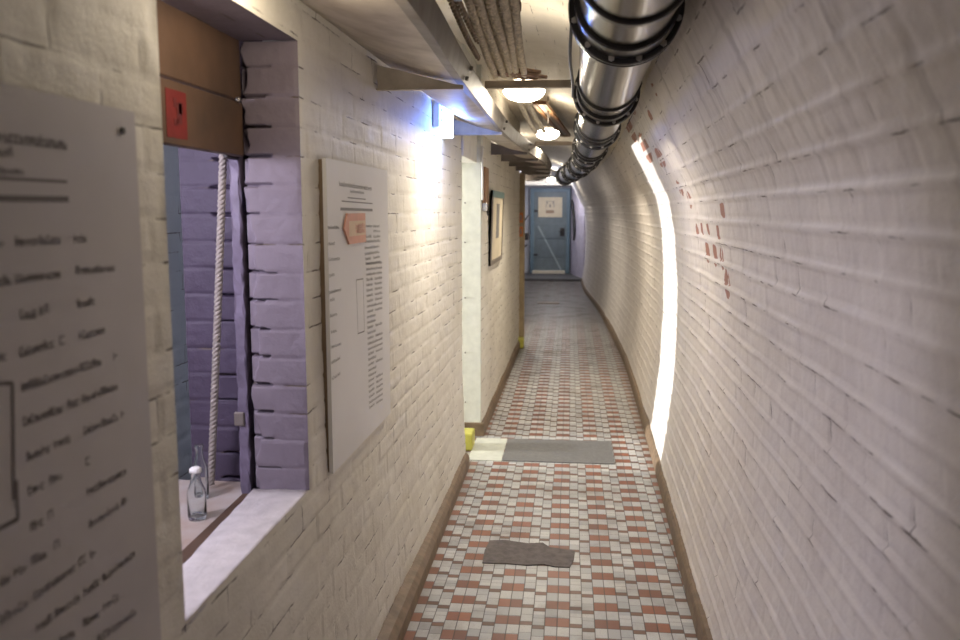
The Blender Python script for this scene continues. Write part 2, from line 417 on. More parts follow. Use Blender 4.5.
# ---- left wall of the near corridor, window opening 1.48..2.25 x .875..2.09
WY0, WY1, WZ0, WZ1 = 1.462, 2.24, .872, 2.09
def leftpos(U, V):
    x = XL(U)+.026*np.clip(1-V/.75,0,1)**1.3; P = np.stack([x, U, V], -1); N = np.zeros_like(P); N[...,0] = 1; return P, N
ys_l = span((-2.5,.4,.06),(.4,WY0,.012),(WY0,WY1,.02),(WY1,3.6,.009),(3.6,5.33,.013))
zs_l = span((0,.70,.014),(.70,WZ0,.0095),(WZ0,WZ1,.0095),(WZ1,2.72,.0095))
grid('wall_left', ys_l, zs_l, leftpos, M_left, .255, .078, 'recess', 21, hole=(WY0,WY1,WZ0,WZ1), amp=.8)
# reveal of the opening
def jambpos(U, V):      # far jamb, faces the camera (-y); U = depth into the wall from x=-.715
    y = WY1 + np.zeros_like(U); P = np.stack([XL(WY1)-U+.0, y, V], -1); N = np.zeros_like(P); N[...,1] = -1; return P, N
def slots(x1, seed, lmin, lmax):
    def g(U, V):
        row = np.floor(V/.078); y = V-row*.078; y = np.minimum(y, .078-y)
        L = lmin+(lmax-lmin)*_h(row, row*0, seed); on = (_h(row, row*0+3, seed) > .3)
        sl = -.024*(1-sst(.0028,.005,y))*on*sst(x1-L-.006,x1-L,U)*(1-sst(x1-.004,x1+.004,U) if seed != 77 else 1)
        er = -.03*sst(x1-.010,x1+.002,U+.030*(vn(V*13,V*0,seed+2)-.5)+.012*(vn(V*45,U*20,seed+4)-.5)) if seed == 77 else 0
        return sl+er
    return g
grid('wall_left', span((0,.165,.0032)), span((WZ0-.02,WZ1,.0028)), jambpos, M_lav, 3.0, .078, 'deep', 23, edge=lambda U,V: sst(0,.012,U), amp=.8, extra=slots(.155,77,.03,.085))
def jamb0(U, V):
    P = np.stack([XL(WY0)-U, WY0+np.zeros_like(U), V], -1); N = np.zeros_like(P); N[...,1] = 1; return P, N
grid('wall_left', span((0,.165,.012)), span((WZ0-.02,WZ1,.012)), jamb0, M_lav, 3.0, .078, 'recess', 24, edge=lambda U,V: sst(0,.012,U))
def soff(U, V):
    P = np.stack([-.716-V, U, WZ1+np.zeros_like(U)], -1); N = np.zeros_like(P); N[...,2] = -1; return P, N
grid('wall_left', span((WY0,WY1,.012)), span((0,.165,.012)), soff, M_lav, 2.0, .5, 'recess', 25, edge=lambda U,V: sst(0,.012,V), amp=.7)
# sill: worn painted slab
bm = B()
def prism(bm, pts, z0, z1):
    a = [bm.verts.new((x,y,z0)) for x,y in pts]; b = [bm.verts.new((x,y,z1)) for x,y in pts]
    bm.faces.new(a[::-1]); bm.faces.new(b)
    for k in range(len(pts)): bm.faces.new((a[k],a[(k+1)%len(pts)],b[(k+1)%len(pts)],b[k]))
    bmesh.ops.recalc_face_normals(bm, faces=bm.faces[:]); return bm
prism(bm, [(-.7185,WY0-.01),(-.7185,WY1+.004),(-.880,WY1+.004),(-.826,WY0-.01)], .853, WZ0)
bmesh.ops.subdivide_edges(bm, edges=bm.edges[:], cuts=14, use_grid_fill=True)
for v in bm.verts:
    v.co.x += random.uniform(-.002,.002)*(v.co.x < -.73); v.co.z += random.uniform(-.0008,.0008)-.004*max(0, min(1,(-.80-v.co.x)/.06))
obj('trim_1', bm, M_sill, smooth=True, kind='structure')

# ---- hatch room behind the opening
def rp(fn):
    def f(U, V):
        P = fn(U, V); return P
    return f
def purple(U, V):
    P = np.stack([U, 2.372+np.zeros_like(U), V], -1); N = np.zeros_like(P); N[...,1] = -1; return P, N
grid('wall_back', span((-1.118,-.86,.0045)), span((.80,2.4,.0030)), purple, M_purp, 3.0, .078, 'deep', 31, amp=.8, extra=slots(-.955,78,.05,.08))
def pale(U, V):
    P = np.stack([-1.118-.32*np.clip((2.372-U),0,9)*.0-(0.0), U, V], -1); return P, None
def palepos(U, V):
    P = np.stack([-1.60+np.zeros_like(U), U, V], -1); N = np.zeros_like(P); N[...,0] = 1; return P, N
grid('wall_left', span((.6,3.6,.014)), span((.0,2.4,.014)), palepos, M_pale, .255, .078, 'recess', 32)
bm = B(); box(bm, -1.118, -.86, 2.43, 3.6, 0, 2.4); obj('wall_back', bm, M_pale, kind='structure')   # pier behind the lavender face
bm = B(); box(bm, -1.75, -.73, 3.6, 3.7, 0, 2.5); obj('wall_back', bm, M_pale, kind='structure')
bm = B(); box(bm, -1.75, -.73, .5, .6, 0, 2.5); obj('wall_front', bm, M_pale, kind='structure')
bm = B(); box(bm, -1.75, -.735, .5, 3.7, 2.4, 2.5); obj('ceiling', bm, M_plast, kind='structure')
bm = B(); box(bm, -1.72, -1.62, .5, 3.7, 0, 2.5); obj('wall_left', bm, M_plast, kind='structure')

# ---- side passage 5.44..5.98 with its room
bm = B(); box(bm, -6.6, -.69, 4.7, 5.322, 0, 2.5); obj('wall_left', bm, M_green, kind='structure')     # solid to the near side
bm = B(); box(bm, -.80, -.66, 5.32, 6.10, 1.98, 2.7, .004); obj('wall_left', bm, M_plast, kind='structure')   # lintel
bm = B(); box(bm, -6.6, -.80, 6.21, 6.4, 0, 2.5); obj('wall_back', bm, M_green, kind='structure')
bm = B(); box(bm, -6.7, -6.55, 4.7, 6.4, 0, 2.5); obj('wall_left', bm, M_green, kind='structure')
bm = B(); box(bm, -6.6, -.80, 5.3, 6.3, 2.3, 2.45); obj('ceiling', bm, M_plast, kind='structure')
bm = B(); box(bm, -6.7, -.66, 4.7, 6.4, -.12, -.003); obj('floor', bm, M_pplate, kind='structure')

# ---- far left wall, 5.98..10.2
def farpos(U, V):
    P = np.stack([XF(U), U, V], -1); N = np.zeros_like(P); N[...,0] = 1; return P, N
grid('wall_left', span((6.07,10.2,.02)), span((0,2.7,.02)), farpos, M_left, .255, .078, 'recess', 41, amp=.8, edge=lambda U,V: sst(0,.03,U-6.07))
bm = B(); box(bm, -.80, -.630, 6.07, 6.2, 0, 2.7, .004); obj('trim_2', bm, M_green, kind='structure')
bm = B(); box(bm, -.80, -.61, 6.2, 10.2, 0, 2.7); 
for v in bm.verts:
    if v.co.x > -.7: v.co.x = XF(v.co.y)-.012
obj('wall_left', bm, M_plast, kind='structure')
# alcove to the left beyond the post
def alc(U, V):
    P = np.stack([-1.15+np.zeros_like(U), U, V], -1); N = np.zeros_like(P); N[...,0] = 1; return P, N
grid('wall_left', span((10.2,21.8,.08)), span((0,2.7,.04)), alc, M_farbl, .255, .078, 'recess', 42)
bm = B(); box(bm, -1.2, -.6, 10.18, 10.2, 0, 2.7); obj('wall_left', bm, M_plast, kind='structure')
# end walls
def endp(U, V):
    P = np.stack([U, 21.75+np.zeros_like(U), V], -1); N = np.zeros_like(P); N[...,1] = -1; return P, N
grid('wall_back', span((-1.3,.75,.05)), span((0,2.72,.05)), endp, M_farbl, .255, .078, 'recess', 43)
bm = B(); box(bm, -1.9, .9, -2.6, -2.5, 0, 2.8); obj('wall_front', bm, M_plast, kind='structure')

# ---- skirtings
def skirt(name, path, w, h, sgn, mat=M_skirt):
    """path: (x,y) wall foot; sgn: into the corridor along x"""
    bm = B(); prof = [(-.05,0),(1,0),(.95,h*.6),(.7,h*.88),(.3,h),(-.05,h)]
    W_ = w if callable(w) else (lambda y: w)
    rings = [[bm.verts.new((x+sgn*(a*W_(y) if a > 0 else a), y, b)) for a, b in prof] for x, y in path]
    for i in range(len(rings)-1):
        for k in range(len(prof)):
            k2 = (k+1)%len(prof); f = (rings[i][k], rings[i][k2], rings[i+1][k2], rings[i+1][k]); bm.faces.new(f)
    bm.faces.new(rings[0]); bm.faces.new(rings[-1][::-1])
    bmesh.ops.recalc_face_normals(bm, faces=bm.faces[:])
    return obj(name, bm, mat, kind='structure')
ysk = np.arange(-2.5, 19.9, .2)
skirt('baseboard_right', [(float(XR(y)), float(y)) for y in ysk], .022, .085, -1)
skirt('baseboard_left', [(float(XL(y)), float(y)) for y in np.linspace(-2.5,5.33,20)], lambda y: float(np.interp(y,[2,3,5.4],[.092,.088,.048])), .09, 1)
skirt('baseboard_left', [(float(XF(y)), float(y)) for y in np.linspace(6.075,10.15,12)], .024, .10, 1)
bm = B(); box(bm, -.78, -.606, 6.052, 6.075, 0, .10, .004); obj('baseboard_left', bm, M_skirt, kind='structure')

# ------------------------------------------------------------------ door frame and leaf in the side opening
d1 = bpy.data.objects.new('door_1', None); d1.location = (-.84,5.9,0); link(d1); d1['kind'] = 'structure'
bm = B(); box(bm, -.88, -.79, 6.072, 6.22, 0, 1.98, .006); obj('door_frame', bm, M_green, d1)
bm = B(); box(bm, -.88, -.79, 5.32, 6.075, 1.97, 2.3, .006); obj('door_head', bm, M_green, d1)
bm = B(); box(bm, -1.55, -.885, 6.08, 6.12, .02, 1.93, .006)
for z in (.35, 1.15): box(bm, -1.45, -.98, 6.073, 6.081, z, z+.6, .004)
dl = obj('door_leaf', bm, M_green, d1)
for z in (.3, 1.0, 1.65):
    bm = B(); tube(bm, [(-.876,6.068,z),(-.876,6.068,z+.09)], .009, 10); obj('hinge', bm, M_zincd, d1, True)
for z in (.25,.62,1.02,1.42,1.7):
    bm = B(); tube(bm, [(-.745,6.071,z),(-.745,6.064,z)], .006, 10); obj('screw_head', bm, M_zincd, d1, True)

# ------------------------------------------------------------------ steel tray along the left wall
_ty = [-.5,1.9,3.2,5.2,6.5,7.6,8.4,9.8,11,12.4,13.6]
_tx_ = [-.345,-.358,-.385,-.392,-.345,-.285,-.247,-.232,-.26,-.36,-.52]
TR = smoothpath([(a,b,0) for a,b in zip(_tx_,_ty)], 10)
def trx(y): return float(np.interp(y, [p.y for p in TR], [p.x for p in TR]))
def wallx(y): return float(XL(y)) if y < 5.33 else (float(XF(y)) if y < 10.2 else -.66)
tray = thing('cable_tray', 'long zinc sheet cable tray on brackets along the top of the left wall', 'cable tray', (-.45,4,2.1))
bm = B(); rings = []
def wy(y):
    return np.interp(y, [5.3,5.44,5.98,6.1], [0,.0,.0,0])
for p in TR:
    y = p.y; xw = wallx(y) if not 5.33 <= y <= 6.07 else -.66
    if y > 10.2: xw = trx(y)-.36
    xe = p.x; n = 8; ring = []
    sag = .018*math.sin(PI*((y-1.2)%1.9)/1.9)
    for k in range(n+1):
        t = k/n; ring.append((xw+.012+(xe-xw-.012)*t, y, 2.19-.085*t - .02*math.sin(PI*t)*(1 if y>3.1 else .2) - sag*math.sin(PI*t)))
    rings.append(ring)
for dz in (0,):
    vs = [[bm.verts.new(c) for c in r] for r in rings]; vt = [[bm.verts.new((c[0],c[1],c[2]+.003)) for c in r] for r in rings]
    for i in range(len(vs)-1):
        for k in range(len(vs[0])-1):
            bm.faces.new((vs[i][k],vs[i+1][k],vs[i+1][k+1],vs[i][k+1])); bm.faces.new((vt[i][k],vt[i][k+1],vt[i+1][k+1],vt[i+1][k]))
        bm.faces.new((vs[i][0],vt[i][0],vt[i+1][0],vs[i+1][0]))
obj('tray_sheet', bm, M_zinc, tray, True)
bm = B(); rg = []
for p in TR:
    y = p.y; x = p.x
    pr = [(-.03,2.105),(-.002,2.1),(.002,2.1),(.016,2.172),(.016,2.178),(-.006,2.178),(-.006,2.174),(.010,2.172),(-.001,2.106),(-.03,2.110)]
    rg.append([bm.verts.new((x+a, y, z)) for a, z in pr])
for i in range(len(rg)-1):
    for k in range(10): bm.faces.new((rg[i][k], rg[i][(k+1)%10], rg[i+1][(k+1)%10], rg[i+1][k]))
bm.faces.new(rg[0]); bm.faces.new(rg[-1][::-1]); bmesh.ops.recalc_face_normals(bm, faces=bm.faces[:])
obj('front_lip', bm, M_lip, tray)
for y in (1.25,3.12,5.0,6.75,7.65,8.55,9.5,10.6,11.7,12.7):
    bm = B(); xw = wallx(y)+.002 if y < 10.2 else trx(y)-.36; xe = trx(y)-.004
    yb, yt = y, y+.006
    pts = [(xw,2.083),(xe,2.083),(xe,2.097),(xe-.03,2.100),(xw,2.172)]
    a = [bm.verts.new((x,yb,z)) for x,z in pts]; b = [bm.verts.new((x,yt,z)) for x,z in pts]
    bm.faces.new(a); bm.faces.new(b[::-1])
    for k in range(5): bm.faces.new((a[k],a[(k+1)%5],b[(k+1)%5],b[k]))
    box(bm, xw, xe, y-.02, y+.006, 2.080, 2.084)
    bmesh.ops.recalc_face_normals(bm, faces=bm.faces[:])
    br = obj('bracket', bm, M_zincd if y > 6 else M_zinc, tray)
    if y < 9:
        for z, dy in ((2.115,-.03),(2.16,.03)):
            bm = B(); c = Vector((trx(y+dy)+.004+(z-2.1)*.2, y+dy, z)); tube(bm, [c, c+Vector((.012,0,-.002))], .008, 8); obj('rivet', bm, M_zincd, tray, True)

# ------------------------------------------------------------------ ropes lying beside the lip
def rope(i, n, y0, y1, lab, grp, mat, zoff=0.0, r=.0105, fan=(-.335,-.165), conv=(-.318,-.245)):
    t = i/(n-1) if n > 1 else .5; pts = []
    for k in range(7):
        s = k/6; y = y0+(y1-y0)*s
        x = (fan[0]+(fan[1]-fan[0])*t)*(1-s)+(conv[0]+(conv[1]-conv[0])*t)*s + .004*math.sin(6*s+i*1.7)
        x = max(x, trx(y)+.03) if n > 2 else x
        pts.append((x, y, 2.226+zoff+.006*math.sin(5*s+i)+ .02*t*(1-s)))
    bm = B(); twisted(bm, smoothpath(pts,6), r*1.25, .080+.006*(i%3), 2, 8, .008, .45); o = obj('rope', bm, mat, None, True); return tag(o, lab, 'rope', grp)
for i in range(5):
    rope(i, 5, 1.55, 3.76+.02*(i%3), 'tan twisted rope in the rope heap beside the near tray lip', 'tan ropes heaped beside the tray', M_hemp, 0, .0122, (-.268,-.135), (-.325,-.205))
for i in range(4):
    rope(i, 4, 1.55, 3.72, 'tan twisted rope in the rope heap beside the near tray lip', 'tan ropes heaped beside the tray', M_hemp, .027, .0122, (-.250,-.152), (-.310,-.220))
for i in range(2):
    rope(i, 2, 1.5, 3.3-.3*i, 'dark brown twisted rope squeezed between the tray lip and the tan ropes', 'dark ropes beside the tray lip', M_hempd, 0, .0088, (-.322,-.297), (-.352,-.327))
for i in range(2):
    rope(i, 2, 4.0, 6.4, 'twisted tan rope running on past the near ceiling lamp', 'ropes past the near lamp', M_hemp, .0, .012, (-.30,-.255), (-.26,-.20))
for i in range(7):
    row, lay = i%4, i//4; off = Vector((.62,-.78,0))*(.0195*(row-1.5)+.01*lay)
    bm = B(); a = Vector((-.315+.012*(i%3), 3.675-.01*(i%2), 2.2235+.018*lay))+off; b = Vector((-.180+.016*(i*2%5), 3.80+.02*(i*2%3), 2.2235+.018*lay))+off
    m = (a+b)/2+Vector((0,0,.002)); tube(bm, smoothpath([a,m,b],4), .0085, 8)
    tag(obj('rod', bm, M_stick, None, True), 'brown rod in the loose bundle lying on the near crossbar', 'rod', 'brown rods on the near crossbar')
bm = B(); bmesh.ops.create_icosphere(bm, subdivisions=3, radius=.02)
for v in bm.verts: v.co = Vector((v.co.x*1.1-.155+random.uniform(-.003,.003), v.co.y+3.87, v.co.z*.6+2.226+random.uniform(-.002,.002)))
tag(obj('rag', bm, M_dirtwh, None, True), 'small whitish rag at the end of the brown rods on the near crossbar', 'rag')
# black cable loop with plug
cb = thing('extension_cable', 'thin black cable looped with a dark plug on the right edge of the rope heap', 'cable', (-.2,2.6,2.26))
bm = B(); loop = []
for k in range(25):
    a = 2*PI*k/24; loop.append((-.185+.018*math.sin(a)+.004*math.sin(2*a), 2.62+.28*math.cos(a), 2.285+.012*math.sin(a*1.5)))
tube(bm, loop, .0045, 8); obj('cord', bm, M_rubber, cb, True)
bm = B(); box(bm, -.185, -.160, 2.70, 2.78, 2.268, 2.298, .005, 2); obj('plug', bm, M_stick, cb)
bm = B(); box(bm, -.325, -.30, 2.28, 2.40, 2.215, 2.236, .004); 
tag(obj('tape_wrap', bm, plain('pale_blue_tape', (.50,.55,.70), .5, 0, .05, 20)), 'small pale blue box lying between the tray lip and the ropes', 'box')

# ------------------------------------------------------------------ ventilation duct
_dy = [-.6,2.34,3.98,5.52,7.32,8.7,10.3,11.9,13.4]; _dx = [.10,.138,.156,.162,.160,.15,.105,.02,-.085]
DZ = 2.176; DR = .122; FR = .150
DP = smoothpath([(a,b,DZ) for a,b in zip(_dx,_dy)], 8)
def dux(y): return float(np.interp(y, [p.y for p in DP], [p.x for p in DP]))
def dut(y): return (Vector((dux(y+.05),y+.05,DZ))-Vector((dux(y-.05),y-.05,DZ))).normalized()
duct = thing('ventilation_duct', 'long round polished steel ventilation duct with black bolted flanges under the vault', 'duct', (.14,4,DZ))
ends = [-.55,.7,2.34,3.98,5.52,7.32,8.7,10.3,11.9,13.4]
def ring_at(bm, y, r0, r1, th, n=48):
    c = Vector((dux(y),y,DZ)); T = dut(y); S = T.cross(Vector((0,0,1))).normalized(); Z = S.cross(T)
    rr = []
    for (r, d) in ((r0,-th/2),(r1-.004,-th/2),(r1,-th/2+.004),(r1,th/2-.004),(r1-.004,th/2),(r0,th/2)):
        rr.append([bm.verts.new(c+T*d+(S*math.cos(2*PI*k/n)+Z*math.sin(2*PI*k/n))*r) for k in range(n)])
    for i in range(6):
        for k in range(n): bm.faces.new((rr[i][k],rr[i][(k+1)%n],rr[(i+1)%6][(k+1)%n],rr[(i+1)%6][k]))
    bmesh.ops.recalc_face_normals(bm, faces=bm.faces[:]); return bm
for a, b in zip(ends[:-1], ends[1:]):
    bm = B(); m = 10
    pts = [(dux(a+(b-a)*k/m), a+(b-a)*k/m, DZ) for k in range(m+1)]
    tube(bm, pts, DR, 64, caps=False); obj('duct_section', bm, M_steel, duct, True)
    bm = B(); ym = b-.045-.22*(b-a)
    if b > 2: 
        ring_at(bm, ym, DR-.002, DR+.009, .03); obj('band', bm, M_black, duct)
nb = 0
for y in ends[1:]:
    fl = None
    bm = B(); ring_at(bm, y-.016, DR-.004, FR, .018); ring_at(bm, y+.016, DR-.004, FR, .014)
    # rolled collar, lengthened so its black stands for dark reflections in the steel
    ring_at(bm, y-.075, DR-.003, DR+.012, .11); ring_at(bm, y+.05, DR-.003, DR+.010, .06)
    fl = obj('flange', bm, M_black, duct)
    T = dut(y); S = T.cross(Vector((0,0,1))).normalized(); Z = S.cross(T); c = Vector((dux(y),y,DZ))
    if y > 1:
        for k in range(12):
            a = 2*PI*(k+.5)/12; d = (S*math.cos(a)+Z*math.sin(a))*(DR+.0155)
            bm = B(); tube(bm, [c+d-T*.034, c+d+T*.03], .0062, 8); tube(bm, [c+d-T*.036, c+d-T*.026], .0085, 6)
            obj('bolt', bm, M_bolt, fl)
bm = B(); p = Vector((dux(13.4),13.4,DZ)); tube(bm, [p, p+dut(13.39)*.02], FR, 40); obj('end_cap', bm, M_black, duct)
# thin wire hanging from the first flange (loop of black cable down the duct side)
bm = B(); tube(bm, smoothpath([(dux(2.45)-.14,2.45,DZ+.02),(dux(2.8)-.150,2.8,DZ-.04),(dux(3.3)-.147,3.3,DZ-.045),(dux(3.88)-.15,3.88,DZ-.03)],8), .005, 8)
tag(obj('cable', bm, M_rubber, None, True), 'thin black cable clipped along the left side of the duct between the two nearest flanges', 'cable')

# crossbars from tray to duct flange
for y, lab in ((3.83,'flat grey steel crossbar between tray and duct above the near ceiling lamp'),(7.2,'flat grey steel crossbar below the second ceiling lamp')):
    bm = B(); box(bm, trx(y)+.012, dux(y)-.150, y-.02, y+.02, 2.180, 2.212, .003)
    tag(obj('crossbar', bm, M_bar), lab, 'bar')

# ceiling hatch frame
def on_ceiling(pts, w=.03):
    return [Vector((x,y,zceil(x,y)-.02)) for x,y in pts]
hf = thing('ceiling_hatch', 'brown framed rectangular hatch on the vault beyond the near ceiling lamp', 'hatch', (-.2,7.5,2.5))
hz = 2.47
hq = [(-.30,7.1),(-.22,7.1),(-.02,10.2),(-.10,10.2)]
for i in range(4):
    a = Vector((*hq[i],hz)); b = Vector((*hq[(i+1)%4],hz)); bm = B(); d = (b-a).normalized(); s = Vector((-d.y,d.x,0))*.016
    vs = [a-s,b-s,b+s,a+s]; lo = [bm.verts.new(v+Vector((0,0,.03))) for v in vs]; hi = [bm.verts.new(v+Vector((0,0,.06))) for v in vs]
    bm.faces.new(lo); bm.faces.new(hi[::-1])
    for k in range(4): bm.faces.new((lo[k],lo[(k+1)%4],hi[(k+1)%4],hi[k]))
    bmesh.ops.recalc_face_normals(bm, faces=bm.faces[:]); obj('frame_rail', bm, M_woodbr, hf)
bm = B(); f = [bm.verts.new((x,y,hz+.045)) for x,y in hq]; g = [bm.verts.new((x,y,hz+.06)) for x,y in hq]
bm.faces.new(f); bm.faces.new(g[::-1])
for k in range(4): bm.faces.new((f[k],f[(k+1)%4],g[(k+1)%4],g[k]))
bmesh.ops.recalc_face_normals(bm, faces=bm.faces[:]); obj('hatch_panel', bm, M_zinc, hf)

# ------------------------------------------------------------------ bulkhead lamps
LAMPCOL = (1.0,.89,.72)
M_lamp = emit('lamp_glass_lit', LAMPCOL, 32)
def bulkhead(x, y, z, lab, stem_to):
    t = thing('ceiling_lamp', lab, 'lamp', (x,y,z), 'bulkhead lamps under the vault')
    bm = B(); bmesh.ops.create_uvsphere(bm, u_segments=28, v_segments=14, radius=1)
    for v in bm.verts: v.co = Vector((x+v.co.x*.10, y+v.co.y*.13, z+v.co.z*(.055 if v.co.z < 0 else .035)))
    obj('lamp_glass', bm, M_lamp, t, True)
    bm = B(); prof = [(.050,.030),(.052,.04),(.045,.055),(.02,.058)]
    lathe(bm, prof, 32); ring = [(.098,-.006),(.106,-.004),(.106,.006),(.098,.008)]; lathe(bm, ring+ring[:1], 32, capb=False, capt=False) 
    for v in bm.verts: v.co = Vector((x+v.co.x*.95, y+v.co.y*1.2, z+v.co.z))
    obj('lamp_housing', bm, M_zinc, t, True)
    bm = B()
    if isinstance(stem_to, tuple): tube(bm, [(x,y,z+.05),stem_to], .009, 10)
    else: tube(bm, [(x,y,z+.05),(x,y,stem_to)], .006, 8)
    obj('stem', bm, M_zincd, t, True)
bulkhead(-.222,4.10,2.21,'bright oval bulkhead lamp hanging just behind the near crossbar', (-.222,3.845,2.20))
bulkhead(-.20,7.55,2.31,'second bright bulkhead lamp, smaller in view, beyond the ceiling hatch edge', zceil(-.2,7.55))
bulkhead(-.85,11.7,2.36,'added unseen bulkhead lamp in the alcove behind the timber post', 2.62)  # unseen lamp added to brighten the far right wall
bulkhead(-.09,16.9,2.33,'added bulkhead lamp behind the far end of the duct', zceil(-.09,16.9))  # added lamp, tucked behind the duct to light the far corridor
bulkhead(-.45,20.2,2.36,'farthest bulkhead lamp, assumed above the grey blue door', zceil(-.45,20.2))  # lamp assumed from the bright plaster over the door

# ------------------------------------------------------------------ blue-white wall lamp under the tray
wl = thing('wall_lamp', 'small box wall lamp giving bluish white light under the tray', 'lamp', (-.70,4.45,2.13))
M_blue = emit('blue_white_diffuser', (.55,.70,1.0), 7)
xw = float(XL(4.4))
bm = B(); box(bm, xw, xw+.035, 4.28, 4.40, 2.06, 2.19, .004); obj('junction_box', bm, M_white, wl)
bm = B(); box(bm, xw, xw+.065, 4.43, 4.58, 2.03, 2.19, .005); obj('lamp_diffuser', bm, M_blue, wl)
for z in (2.10,2.15):
    bm = B(); tube(bm, [(xw+.034,4.34,z),(xw+.039,4.34,z)], .006, 10); obj('screw_head', bm, M_dark, wl)
bm = B(); box(bm, xw+.002, xw+.012, 4.395, 4.405, 2.19, 2.27, .002); obj('conduit', bm, M_dark, wl)

# ------------------------------------------------------------------ pictures and boards on the far left wall
pf = thing('framed_document', 'framed document in a dark frame hanging tilted forward on the far left wall', 'picture', (-.6,7,1.2))
def quadbox(bm, y0, y1, z0, z1, x_of, th):
    vs = []
    for (y,z) in ((y0,z0),(y1,z0),(y1,z1),(y0,z1)): vs.append((x_of(y,z), y, z))
    a = [bm.verts.new(v) for v in vs]; b = [bm.verts.new((v[0]+th, v[1], v[2])) for v in vs]
    bm.faces.new(a[::-1]); bm.faces.new(b)
    for k in range(4): bm.faces.new((a[k],a[(k+1)%4],b[(k+1)%4],b[k]))
    bmesh.ops.recalc_face_normals(bm, faces=bm.faces[:]); return bm
fx = lambda y,z: float(XF(y))+.004+.05*(z-1.2)*.6
bm = B(); quadbox(bm, 6.55, 7.55, 1.22, 1.80, fx, .012); obj('backing', bm, M_paper, pf)
for (a,b,c,d) in ((6.55,6.61,1.22,1.80),(7.50,7.55,1.22,1.80),(6.61,7.50,1.22,1.255)):
    bm = B(); quadbox(bm, a,b,c,d, fx, .018); obj('frame_rail', bm, M_frame, pf)
bm = B(); quadbox(bm, 6.55,7.55,1.75,1.80, fx, .019); obj('frame_rail', bm, M_teal, pf)
bm = B(); quadbox(bm, 6.95,7.2,1.42,1.7, fx, .0135); obj('printed_block', bm, M_inkg, pf)
wb = thing('wooden_board', 'narrow brown wooden board with a small bracket on the corner of the far left wall', 'board', (-.61,6.2,1.7))
bm = B(); quadbox(bm, 6.12, 6.36, 1.70, 1.955, lambda y,z: float(XF(y))+.004, .022); obj('board_panel', bm, M_woodbr, wb)
bm = B(); box(bm, -.628, -.592, 6.11, 6.18, 1.64, 1.70, .006); obj('bracket', bm, M_bolt, wb)
bm = B(); tube(bm, [(-.60,6.16,1.66),(-.587,6.18,1.61)], .007, 8); obj('hook', bm, M_dark, wb, True)
# thin conduit on the jamb corner
bm = B(); tube(bm, [(-.622,6.075,1.72),(-.622,6.075,2.1)], .008, 8); tag(obj('conduit', bm, M_white, None, True), 'thin white conduit running up the corner above the side opening', 'conduit')
# post at the end of that wall
po = thing('timber_post', 'ochre timber door post standing at the end of the far left wall', 'post', (-.58,10.25,0))
bm = B(); box(bm, -.62, -.538, 10.2, 10.32, 0, 2.08, .006); obj('post_body', bm, M_woodor, po)
for z in (1.50,1.335):
    bm = B(); box(bm, -.605, -.555, 10.192, 10.2, z, z+.12, .002); obj('label', bm, M_orange, po)
    bm = B(); box(bm, -.59, -.57, 10.190, 10.193, z+.03, z+.09); obj('printed_block', bm, M_frame, po)
bm = B(); box(bm, -.64, -.53, 10.06, 10.19, .0, .13, .02, 3)
tag(obj('kick_block', bm, M_yellow), 'yellow painted block at the foot of the ochre timber post', 'block')
bm = B(); box(bm, -.80, -.650, 5.66, 5.84, 0, .115, .012, 2)
for v in bm.verts:
    if v.co.z > .06: v.co.y += .02
tag(obj('kick_block', bm, M_yellow), 'yellow painted block at the foot of the side opening', 'block')

# ------------------------------------------------------------------ floor plates
bm = B(); box(bm, -.425, .315, 5.45, 6.0, 0, .006, .002); tag(obj('cover_plate', bm, M_gplate), 'grey rectangular cover plate across the tiled floor by the side opening', 'plate')
bm = B(); box(bm, -.655, -.43, 5.45, 6.0, 0, .004, .001); tag(obj('threshold_plate', bm, M_pplate), 'pale greenish threshold slab at the side opening beside the grey plate', 'slab')
bm = B(); random.seed(3)
out = [(-.385,3.80),(-.39,3.95),(-.38,4.08),(-.30,4.085),(-.18,4.06),(-.12,4.075),(-.08,4.02),(.01,4.0),(.045,3.98),(.04,3.88),(.02,3.80),(-.05,3.79),(-.1,3.82),(-.18,3.795),(-.28,3.80)]
top = [bm.verts.new((x+random.uniform(-.006,.006),y+random.uniform(-.006,.006),.005)) for x,y in out]; bot = [bm.verts.new((v.co.x*1.0,v.co.y,0)) for v in top]
bm.faces.new(top[::-1]); bm.faces.new(bot)
for k in range(len(top)): bm.faces.new((top[k],top[(k+1)%len(top)],bot[(k+1)%len(top)],bot[k]))
bmesh.ops.recalc_face_normals(bm, faces=bm.faces[:])
tag(obj('cement_patch', bm, M_cement), 'ragged grey cement patch in the near mosaic floor', 'patch')
bm = B(); box(bm, -.56, -.17, 15.0, 15.28, 0, .012, .002); tag(obj('floor_grate', bm, M_wood), 'small thin plate lying on the dark far floor', 'plate')

# ------------------------------------------------------------------ end door
d2 = bpy.data.objects.new('door_2', None); d2.location = (-.5,21.6,.055); link(d2); d2['kind'] = 'structure'
DX0, DX1 = -.90, -.085
bm = B(); box(bm, DX0, DX1, 21.60, 21.645, .07, 2.10, .004)
obj('door_panel', bm, M_bdoor, d2)
for z0, z1 in ((.09,.42),(.44,.90),(.92,1.30),):
    bm = B(); box(bm, DX0+.07, DX1-.07, 21.588, 21.60, z0+.02, z1, .004); obj('board', bm, M_bdoor, d2)
bm = B(); t = B(); box(t, -.022, .022, -.006, .006, -.62, .62, .002); xf(t, Matrix.Translation((-.50,21.582,.70)) @ Matrix.Rotation(math.radians(-28),4,'Y')); join(bm, t)
obj('diagonal_strip', bm, plain('pale_diagonal_strip', (.34,.42,.45), .45, 0, .1, 8), d2)  # paler diagonal strip across the door boards
for (x0,x1,z0,z1) in ((DX0-.09,DX0,.055,2.19),(DX1,DX1+.09,.055,2.19),(DX0,DX1,2.10,2.19)):
    bm = B(); box(bm, x0,x1,21.56,21.72,z0,z1,.006); obj('door_frame', bm, M_bdoord, d2)
